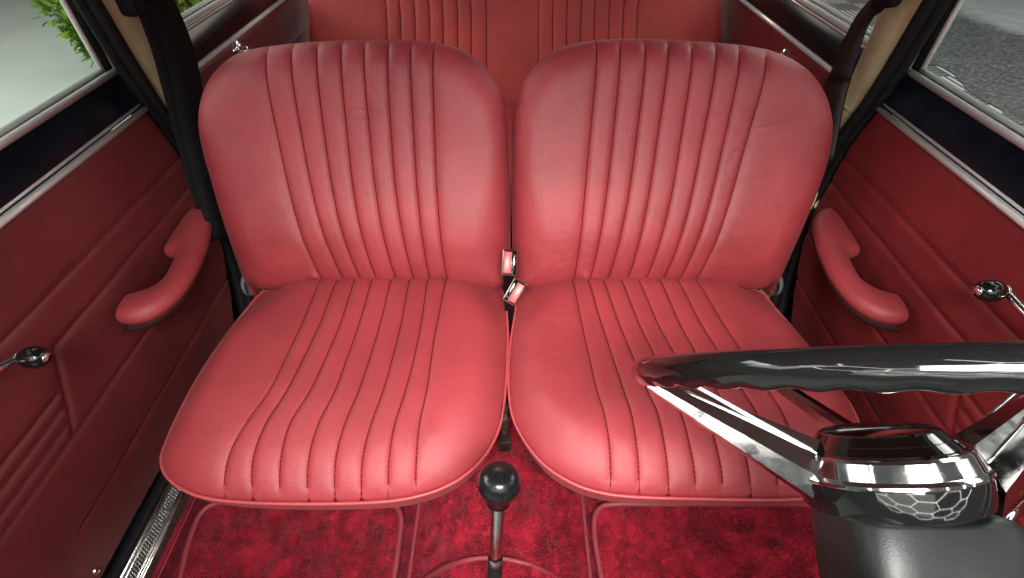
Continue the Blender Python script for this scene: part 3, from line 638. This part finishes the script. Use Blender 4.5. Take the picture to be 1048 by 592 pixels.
# ------------------------------------------------------------------ gear lever
t = thing('gear_lever', 'chrome gear lever with round black knob between the front seats', 'gear lever')
K = at_t(511, 494, .555); Bs = np.array([-.030, .135, .165]); ax = (K - Bs) / np.linalg.norm(K - Bs)
mb = MB(); mb.lathe([(.0105, -.030), (.0138, -.029), (.0145, -.022), (.0168, -.017), (.0222, -.010), (.0241, -.004), (.0245, .001), (.0238, .006), (.0216, .0112), (.0185, .0146), (.0150, .0165), (.0110, .0172), (.005, .0175), (0, .0176)], K, ax, 64); mb.build('knob', M['knob'], t)
Ln = np.linalg.norm(K - Bs)
mb = MB(); mb.lathe([(.0078, -.026), (.0078, -.115), (.0068, -.118)], K, ax, 28); mb.build('shaft', M['chrome_worn'], t)
mb = MB(); mb.lathe([(.0085, -.113), (.0092, -.115), (.0092, -.122), (.0083, -.124)], K, ax, 28); mb.build('collar', M['chrome_worn'], t)
mb = MB(); mb.lathe([(.0082, -.124), (.0088, -.13), (.0100, -Ln - .01)], K, ax, 28); mb.build('sleeve', M['rubber'], t)
# ------------------------------------------------------------------ steering wheel
CW = np.array([.282, .224, .704]); nW = np.array([0, .803, .596]); nW /= np.linalg.norm(nW); e1 = np.array([1., 0, 0]); e2 = np.cross(nW, e1); RW = .179
t = thing('steering_wheel', 'large black steering wheel with chrome spokes and hub at lower right', 'steering wheel')
def wp(ang, r, s): a = R(ang); return CW + (e1 * math.cos(a) + e2 * math.sin(a)) * r - nW * s
V = []; na, nb = 480, 28
for i in range(na):
    a = 2 * math.pi * i / na; rad = e1 * math.cos(a) + e2 * math.sin(a)
    for j in range(nb):
        b = 2 * math.pi * j / nb; wv = .0008 * math.sin(a * 44) * max(0, -math.sin(b)) ** 2
        V.append(CW + rad * (RW + .0098 * math.cos(b)) + nW * (.0108 * math.sin(b) - wv * 1.0))
mesh('rim', V, [(i * nb + j, i * nb + (j + 1) % nb, ((i + 1) % na) * nb + (j + 1) % nb, ((i + 1) % na) * nb + j) for i in range(na) for j in range(nb)], M['gloss'], t)
def spoke(ang, prof0, prof1, r0, r1, s0, s1, mat, n=16, name='spoke', bow=.0):
    """profile (tangential, axial) lofted from rim to hub"""
    a = R(ang); rad = e1 * math.cos(a) + e2 * math.sin(a); tg = -e1 * math.sin(a) + e2 * math.cos(a); k = len(prof0); V = []
    for i in range(n + 1):
        f = i / n; r = r0 + (r1 - r0) * f; s = s0 + (s1 - s0) * f + bow * math.sin(math.pi * f)
        for p, q in zip(prof0, prof1):
            x = p[0] * (1 - f) + q[0] * f; z = p[1] * (1 - f) + q[1] * f; V.append(CW + rad * r + tg * x + nW * (z - s))
    Fc = [(i * k + j, i * k + (j + 1) % k, (i + 1) * k + (j + 1) % k, (i + 1) * k + j) for i in range(n) for j in range(k)] + [tuple(range(k)), tuple(range(n * k, n * k + k))]
    mb = MB(); mb.add(V, Fc); return mb.build(name, mat, t, autosmooth=28)
pr0 = [(-.009, -.006), (-.010, -.001), (-.007, .004), (-.003, .007), (.003, .007), (.007, .004), (.010, -.001), (.009, -.006), (0, -.008)]
pr1 = [(-.021, -.027), (-.026, -.008), (-.020, .004), (-.011, .021), (.011, .021), (.020, .004), (.026, -.008), (.021, -.027), (0, -.030)]
for an in (168, 12):
    sp_ = spoke(an, pr0, pr1, RW - .002, .050, .006, .074, M['chrome'])
    a = R(an); rad = e1 * math.cos(a) + e2 * math.sin(a); tg = -e1 * math.sin(a) + e2 * math.cos(a); mb = MB()
    for sg in (-1, 1):
        mb.tube([CW + rad * (RW * (1 - f) + .052 * f - .03 * (1 - f)) + tg * sg * (.0098 + .006 * f) - nW * (.006 * (1 - f) + .074 * f - .0055 * f + .004 * (1 - f) - .004) for f in np.linspace(0, 1, 12)], .0016, 8)
    mb.build('spoke_ridge', M['chrome'], sp_)
q0 = [(-.006, -.004), (-.007, .003), (-.003, .006), (.003, .006), (.007, .003), (.006, -.004)]; q1 = [(-.008, -.006), (-.009, .004), (-.004, .008), (.004, .008), (.009, .004), (.008, -.006)]
spoke(90, q0, q1, RW - .004, .035, .008, .058, M['smoke'])
HC = CW + np.array([-.024, -.003, .000]); nH = nW + np.array([-.11, 0, 0]); nH /= np.linalg.norm(nH)
mb = MB(); mb.lathe([(0.0000, -0.0384), (0.0293, -0.0385), (0.0347, -0.0390), (0.0366, -0.0399), (0.0375, -0.0411), (0.0414, -0.0455), (0.0421, -0.0458), (0.0427, -0.0465), (0.0466, -0.0508), (0.0480, -0.0514), (0.0488, -0.0523)], HC, nH, 72); hub = mb.build('hub', M['smoke'], t, autosmooth=18)
mb = MB(); mb.lathe([(0.0478, -0.0518), (0.0502, -0.0523), (0.0522, -0.0539), (0.0551, -0.0642), (0.0561, -0.0650), (0.0576, -0.0666), (0.0578, -0.0683), (0.0567, -0.0695)], HC, nH, 72); mb.build('hub_band', M['chrome'], hub, autosmooth=25)
mb = MB(); mb.lathe([(0.0564, -0.0691), (0.0567, -0.0728), (0.0561, -0.0818), (0.0546, -0.0879), (0.0512, -0.0904), (0.0439, -0.0912), (0.0000, -0.0916)], HC, nH, 72); mb.build('hub_base', M['gloss'], hub, autosmooth=30)
# column cowl
t = thing('steering_column', 'satin black steering column cowl below the wheel hub, with chrome stalks', 'steering column')
k = 40; V = []
for (s, hx, hy, oy) in ((.090, .042, .028, -.012), (.0915, .049, .036, -.012), (.094, .0515, .038, -.012), (.13, .0555, .040, -.013), (.22, .057, .042, -.015), (.34, .060, .046, -.016), (.48, .064, .05, -.016)):
    for i in range(k):
        a = 2 * math.pi * i / k; c, sn = math.cos(a), math.sin(a); p = 5.0; rr = (abs(c) ** p + abs(sn) ** p) ** (-1 / p)
        V.append(HC - nH * s + e1 * (c * rr * hx + .000) + e2 * (sn * rr * hy + oy))
Fc = [(i * k + j, i * k + (j + 1) % k, (i + 1) * k + (j + 1) % k, (i + 1) * k + j) for i in range(6) for j in range(k)] + [tuple(range(k))]
mb = MB(); mb.add(V, Fc); mb.build('cowl', M['satin'], t, autosmooth=50)
for (a, b, ta, tb, r) in (((1000, 562), (1056, 507), .40, .43, .0042), ((1020, 590), (1066, 562), .38, .42, .0036)):
    mb = MB(); mb.tube([at_t(*a, ta), at_t(*b, tb)], r, 14); mb.build('stalk', M['chrome'], t)
# ------------------------------------------------------------------ outside the car
GZ = -.32
m, nt, b = new_mat('pale_floor_paint'); tc = nt.nodes.new('ShaderNodeTexCoord').outputs['Object']
n = N(nt, 'ShaderNodeTexNoise', Scale=1.2, Detail=6.0); L(nt, tc, n.inputs['Vector']); v = N(nt, 'ShaderNodeTexVoronoi', Scale=3.0); L(nt, tc, v.inputs['Vector'])
c = mixcol(nt, ramp(nt, n.outputs['Fac'], .3, .7), (.42, .47, .42), (.48, .53, .48)); c = mixcol(nt, math_node(nt, 'LESS_THAN', v.outputs['Distance'], .045), c, (.75, .75, .7)); L(nt, c, b.inputs['Base Color']); b.inputs['Roughness'].default_value = .45; M['pale'] = m
struct(mesh('floor_outside', [(-30, -20, GZ), (0, -20, GZ), (0, 40, GZ), (-30, 40, GZ)], [(0, 1, 2, 3)], m, smooth=False))
m, nt, b = new_mat('ribbed_tiles'); tc = nt.nodes.new('ShaderNodeTexCoord').outputs['Object']
ck = N(nt, 'ShaderNodeTexChecker', Scale=4.2); ck.inputs[1].default_value = (1, 1, 1, 1); ck.inputs[2].default_value = (0, 0, 0, 1); L(nt, tc, ck.inputs['Vector'])
sx = nt.nodes.new('ShaderNodeSeparateXYZ'); L(nt, tc, sx.inputs[0])
w1 = math_node(nt, 'SINE', math_node(nt, 'MULTIPLY', sx.outputs['X'], 130.)); w2 = math_node(nt, 'SINE', math_node(nt, 'MULTIPLY', sx.outputs['Y'], 130.))
mx = nt.nodes.new('ShaderNodeMix'); L(nt, ck.outputs['Fac'], mx.inputs[0]); L(nt, w1, mx.inputs[2]); L(nt, w2, mx.inputs[3]); rb = ramp(nt, mx.outputs[0], -.3, .3)
base = mixcol(nt, ck.outputs['Fac'], (.42, .43, .42), (.16, .165, .165)); L(nt, mixcol(nt, math_node(nt, 'MULTIPLY', rb, .85), base, (.012, .012, .012)), b.inputs['Base Color']); b.inputs['Roughness'].default_value = .4
struct(mesh('tiled_floor', [(0, -20, GZ), (30, -20, GZ), (30, 40, GZ), (0, 40, GZ)], [(0, 1, 2, 3)], m, smooth=False))
# crumpled sheet on the tiles at right
e = [on_z(px, py, GZ + .01)[:2] for px, py in [(893, -8), (900, 14), (912, 36), (926, 54), (938, 63), (950, 66), (962, 67), (978, 76), (992, 92), (1012, 104), (1030, 112), (1060, 126)]]
A = catmull(e + [np.array([7., 3.2]), np.array([9, 9]), np.array([5.2, 8])], .06)
g = np.stack(np.meshgrid(np.arange(A[:, 0].min(), A[:, 0].max(), .05), np.arange(A[:, 1].min(), A[:, 1].max(), .05)), -1).reshape(-1, 2); g += rng.uniform(-.012, .012, g.shape); g = g[inside(g, A)]; g = g[seg_dist(g, A) > .03]
if ((A[:, 0] * np.roll(A[:, 1], -1) - np.roll(A[:, 0], -1) * A[:, 1]).sum()) < 0: A = A[::-1]
res = delaunay_2d_cdt([Vector(map(float, p)) for p in np.vstack([A, g])], [], [list(range(len(A)))], 1, 1e-6); V2 = np.array([tuple(v) for v in res[0]])
dE = np.where(inside(V2, A), seg_dist(V2, A), 0); z = GZ + .004 + (.012 + .03 * np.abs(fnoise(V2, 5, 3)) + .008 * (1 + fnoise(V2, 14, 8))) * sm(dE, 0, .35)
m, nt, b = new_mat('grey_plastic_film'); tc = nt.nodes.new('ShaderNodeTexCoord').outputs['Object']
n = N(nt, 'ShaderNodeTexNoise', Scale=30.0, Detail=9.0, Roughness=.8); mp = nt.nodes.new('ShaderNodeMapping'); mp.inputs['Rotation'].default_value = (0, 0, R(35)); mp.inputs['Scale'].default_value = (1, 2.4, 1); L(nt, tc, mp.inputs[0]); L(nt, mp.outputs[0], n.inputs['Vector']); L(nt, mixcol(nt, ramp(nt, n.outputs['Fac'], .44, .70), (.035, .038, .037), (.30, .31, .305)), b.inputs['Base Color']); b.inputs['Roughness'].default_value = .3
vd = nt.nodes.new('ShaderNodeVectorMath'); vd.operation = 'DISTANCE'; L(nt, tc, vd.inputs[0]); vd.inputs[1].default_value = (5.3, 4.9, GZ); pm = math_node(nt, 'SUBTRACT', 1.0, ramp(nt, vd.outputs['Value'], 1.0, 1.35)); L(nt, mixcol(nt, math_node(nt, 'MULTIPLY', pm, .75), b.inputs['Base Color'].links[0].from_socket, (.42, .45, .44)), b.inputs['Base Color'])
bp = N(nt, 'ShaderNodeBump', Strength=.5, Distance=.02); L(nt, n.outputs['Fac'], bp.inputs['Height']); L(nt, bp.outputs['Normal'], b.inputs['Normal'])
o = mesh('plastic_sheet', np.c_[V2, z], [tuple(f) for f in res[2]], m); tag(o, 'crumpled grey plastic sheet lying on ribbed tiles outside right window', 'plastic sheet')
# leafy shrub outside left windows
m, nt, b = new_mat('leaf_green'); tc = nt.nodes.new('ShaderNodeTexCoord').outputs['Object']
n = N(nt, 'ShaderNodeTexNoise', Scale=5.0, Detail=3.0); L(nt, tc, n.inputs['Vector']); oi = nt.nodes.new('ShaderNodeAttribute'); oi.attribute_name = 'tone'
f = math_node(nt, 'ADD', math_node(nt, 'MULTIPLY', ramp(nt, n.outputs['Fac'], .35, .65), .5), math_node(nt, 'MULTIPLY', oi.outputs['Fac'], .5)); L(nt, mixcol(nt, f, (.035, .13, .012), (.30, .52, .03)), b.inputs['Base Color']); b.inputs['Roughness'].default_value = .45
tr = N(nt, 'ShaderNodeBsdfTranslucent'); tr.inputs[0].default_value = (.15, .35, .03, 1)
t = thing('shrub', 'bright green leafy shrub outside the left windows', 'shrub')
bc = on_z(125, 72, GZ); bc[0] += .12
V = []; Fc = []; tone = []
def leaf(p, d, up, ln, wd, tn):
    d = d / np.linalg.norm(d); w = np.cross(d, up); w /= np.linalg.norm(w) + 1e-9; nn = np.cross(w, d); b0 = len(V)
    V.extend([p, p + d * ln * .35 + w * wd * .5 + nn * ln * .05, p + d * ln * .75 + w * wd * .32 - nn * ln * .02, p + d * ln - nn * ln * .12, p + d * ln * .75 - w * wd * .32 - nn * ln * .02, p + d * ln * .35 - w * wd * .5 + nn * ln * .05, p + d * ln * .5 - nn * ln * .05])
    Fc.extend([(b0, b0 + 1, b0 + 6), (b0 + 1, b0 + 2, b0 + 6), (b0 + 2, b0 + 3, b0 + 6), (b0 + 3, b0 + 4, b0 + 6), (b0 + 4, b0 + 5, b0 + 6), (b0 + 5, b0, b0 + 6)]); tone.extend([tn] * 7)
clumps = []
for i in range(330):
    h = rng.uniform(0, 1.1); lo = -2.76 - .12 * h / .5; clumps.append((np.array([rng.uniform(lo, -2.02), bc[1] + rng.uniform(-.28, .28), GZ + .04 + h]), rng.uniform(.06, .13), rng.uniform(0, 1)))
for cc, cr, ct in clumps:
    for _ in range(130):
        dv = rng.normal(0, 1, 3); dv /= np.linalg.norm(dv); p = cc + dv * cr * rng.uniform(.5, 1.05); leaf(p, dv + np.array([0, 0, .5]) + rng.normal(0, .4, 3), np.array([0, 0, 1.]) + rng.normal(0, .3, 3), rng.uniform(.04, .09), rng.uniform(.018, .042), np.clip(ct + rng.normal(0, .25), 0, 1))
o = mesh('foliage', V, Fc, m, t); at = o.data.attributes.new('tone', 'FLOAT', 'POINT'); at.data.foreach_set('value', np.array(tone, np.float32))
mb = MB()
for i in range(7): a = i * .9; mb.tube([np.array([-2.42, bc[1], GZ]) + np.array([math.cos(a) * .03, math.sin(a) * .03, 0]), np.array([-2.42, bc[1], GZ]) + np.array([math.cos(a) * .16, math.sin(a) * .14, .6]), np.array([-2.42, bc[1], GZ]) + np.array([math.cos(a) * .30, math.sin(a) * .3, 1.3])], [.012, .009, .004], 7)
mb.build('stem', simple('stem_bark', (.08, .06, .03), .8), t)
# ------------------------------------------------------------------ lamps: hexagonal tube lamp on the showroom ceiling, seen in the chrome
m, nt, b = new_mat('lamp_tube'); b.inputs['Emission Color'].default_value = (1, .98, .94, 1); b.inputs['Emission Strength'].default_value = 34; b.inputs['Base Color'].default_value = (.9, .9, .9, 1)
mb = MB(); a_ = 1.05; seen = set()
for i in range(-2, 3):
    for j in range(-2, 3):
        cx = i * a_ * 1.5 + .5; cy = (j + (i % 2) * .5) * a_ * math.sqrt(3) - 1.4
        pv = [(cx + a_ * math.cos(R(60 * k_)), cy + a_ * math.sin(R(60 * k_))) for k_ in range(6)]
        for k_ in range(6):
            p, q = pv[k_], pv[(k_ + 1) % 6]; key = (round((p[0] + q[0]) / 2, 2), round((p[1] + q[1]) / 2, 2))
            if key in seen: continue
            seen.add(key); mb.tube([(*p, 2.5), (*q, 2.5)], .011, 6)
o = mb.build('ceiling_lamp', m); tag(o, 'white honeycomb tube lamp on ceiling, mirrored in the steering hub', 'ceiling lamp')
def area(name, loc, tgt, sx, sy, power, col):
    l = bpy.data.lights.new(name, 'AREA'); l.shape = 'RECTANGLE'; l.size = sx; l.size_y = sy; l.energy = power; l.color = col
    o = bpy.data.objects.new(name, l); C.objects.link(o); o.location = loc; o.rotation_euler = (Vector(tgt) - Vector(loc)).to_track_quat('-Z', 'Y').to_euler(); return o
area('windscreen_light', (-.05, -.52, 1.14), (.05, .60, .36), 1.0, .42, 2.6, (1, .975, .94))
dl = area('added_seat_light', (.05, -.27, 1.31), (.05, .47, .33), .46, .26, 6.3, (1, .975, .95)); dl.data.spread = R(78)  # added lamp, no such source in the car; soft cone brightens the seat centres
area('rear_window_light', (.25, 2.7, 1.45), (.25, 1.2, .6), .9, .5, 6, (1, .88, .78))
area('side_light_left', (-2.3, .3, 1.75), (0, .7, .38), 1.3, 1.0, 15, (1, 1, .97))
area('side_light_right', (2.2, .5, 1.7), (0, .7, .4), 1.2, 1.0, 5, (1, 1, .96))
area('floor_light_left', (-3.6, 2.2, 2.6), (-2.6, 2.6, 0), 2.5, 2.5, 120, (.97, 1, .95))
area('floor_light_right', (3.6, 3.2, 2.6), (3.2, 3.6, 0), 2.4, 2.4, 90, (.97, 1, .99))
# roof with pale headlining over the cabin, open to the windscreen in front
V = []; ys = np.linspace(.12, 1.95, 16); xs = np.linspace(-.62, .62, 21)
for y in ys:
    for x in xs: V.append((x, y, 1.16 - .06 * (abs(x) / .62) ** 3 - .05 * ((y - 1.0) / .9) ** 2))
rf = mesh('roof', V + [(x, y, z + .03) for x, y, z in V], [(i * 21 + j, i * 21 + j + 1, (i + 1) * 21 + j + 1, (i + 1) * 21 + j) for i in range(15) for j in range(20)] + [(336 + i * 21 + j, 336 + (i + 1) * 21 + j, 336 + (i + 1) * 21 + j + 1, 336 + i * 21 + j + 1) for i in range(15) for j in range(20)], simple('headlining', (.22, .21, .20), .8)); struct(rf)
W = bpy.data.worlds.new('World'); S.world = W; W.use_nodes = True; bg = W.node_tree.nodes['Background']; bg.inputs[0].default_value = (.75, .78, .77, 1); bg.inputs[1].default_value = .14
# ------------------------------------------------------------------ camera
cd = bpy.data.cameras.new('Camera'); cam = bpy.data.objects.new('Camera', cd); C.objects.link(cam); cam.location = CAM; cam.rotation_euler = (R(90) - PITCH, 0, 0)
cd.sensor_width = 36; cd.lens = 36 * F / 1048; cd.clip_start = .01; cd.clip_end = 200; S.camera = cam
S.view_settings.view_transform = 'Standard'; S.view_settings.look = 'None'; S.view_settings.exposure = 0
S.render.resolution_x = 1024; S.render.resolution_y = 578
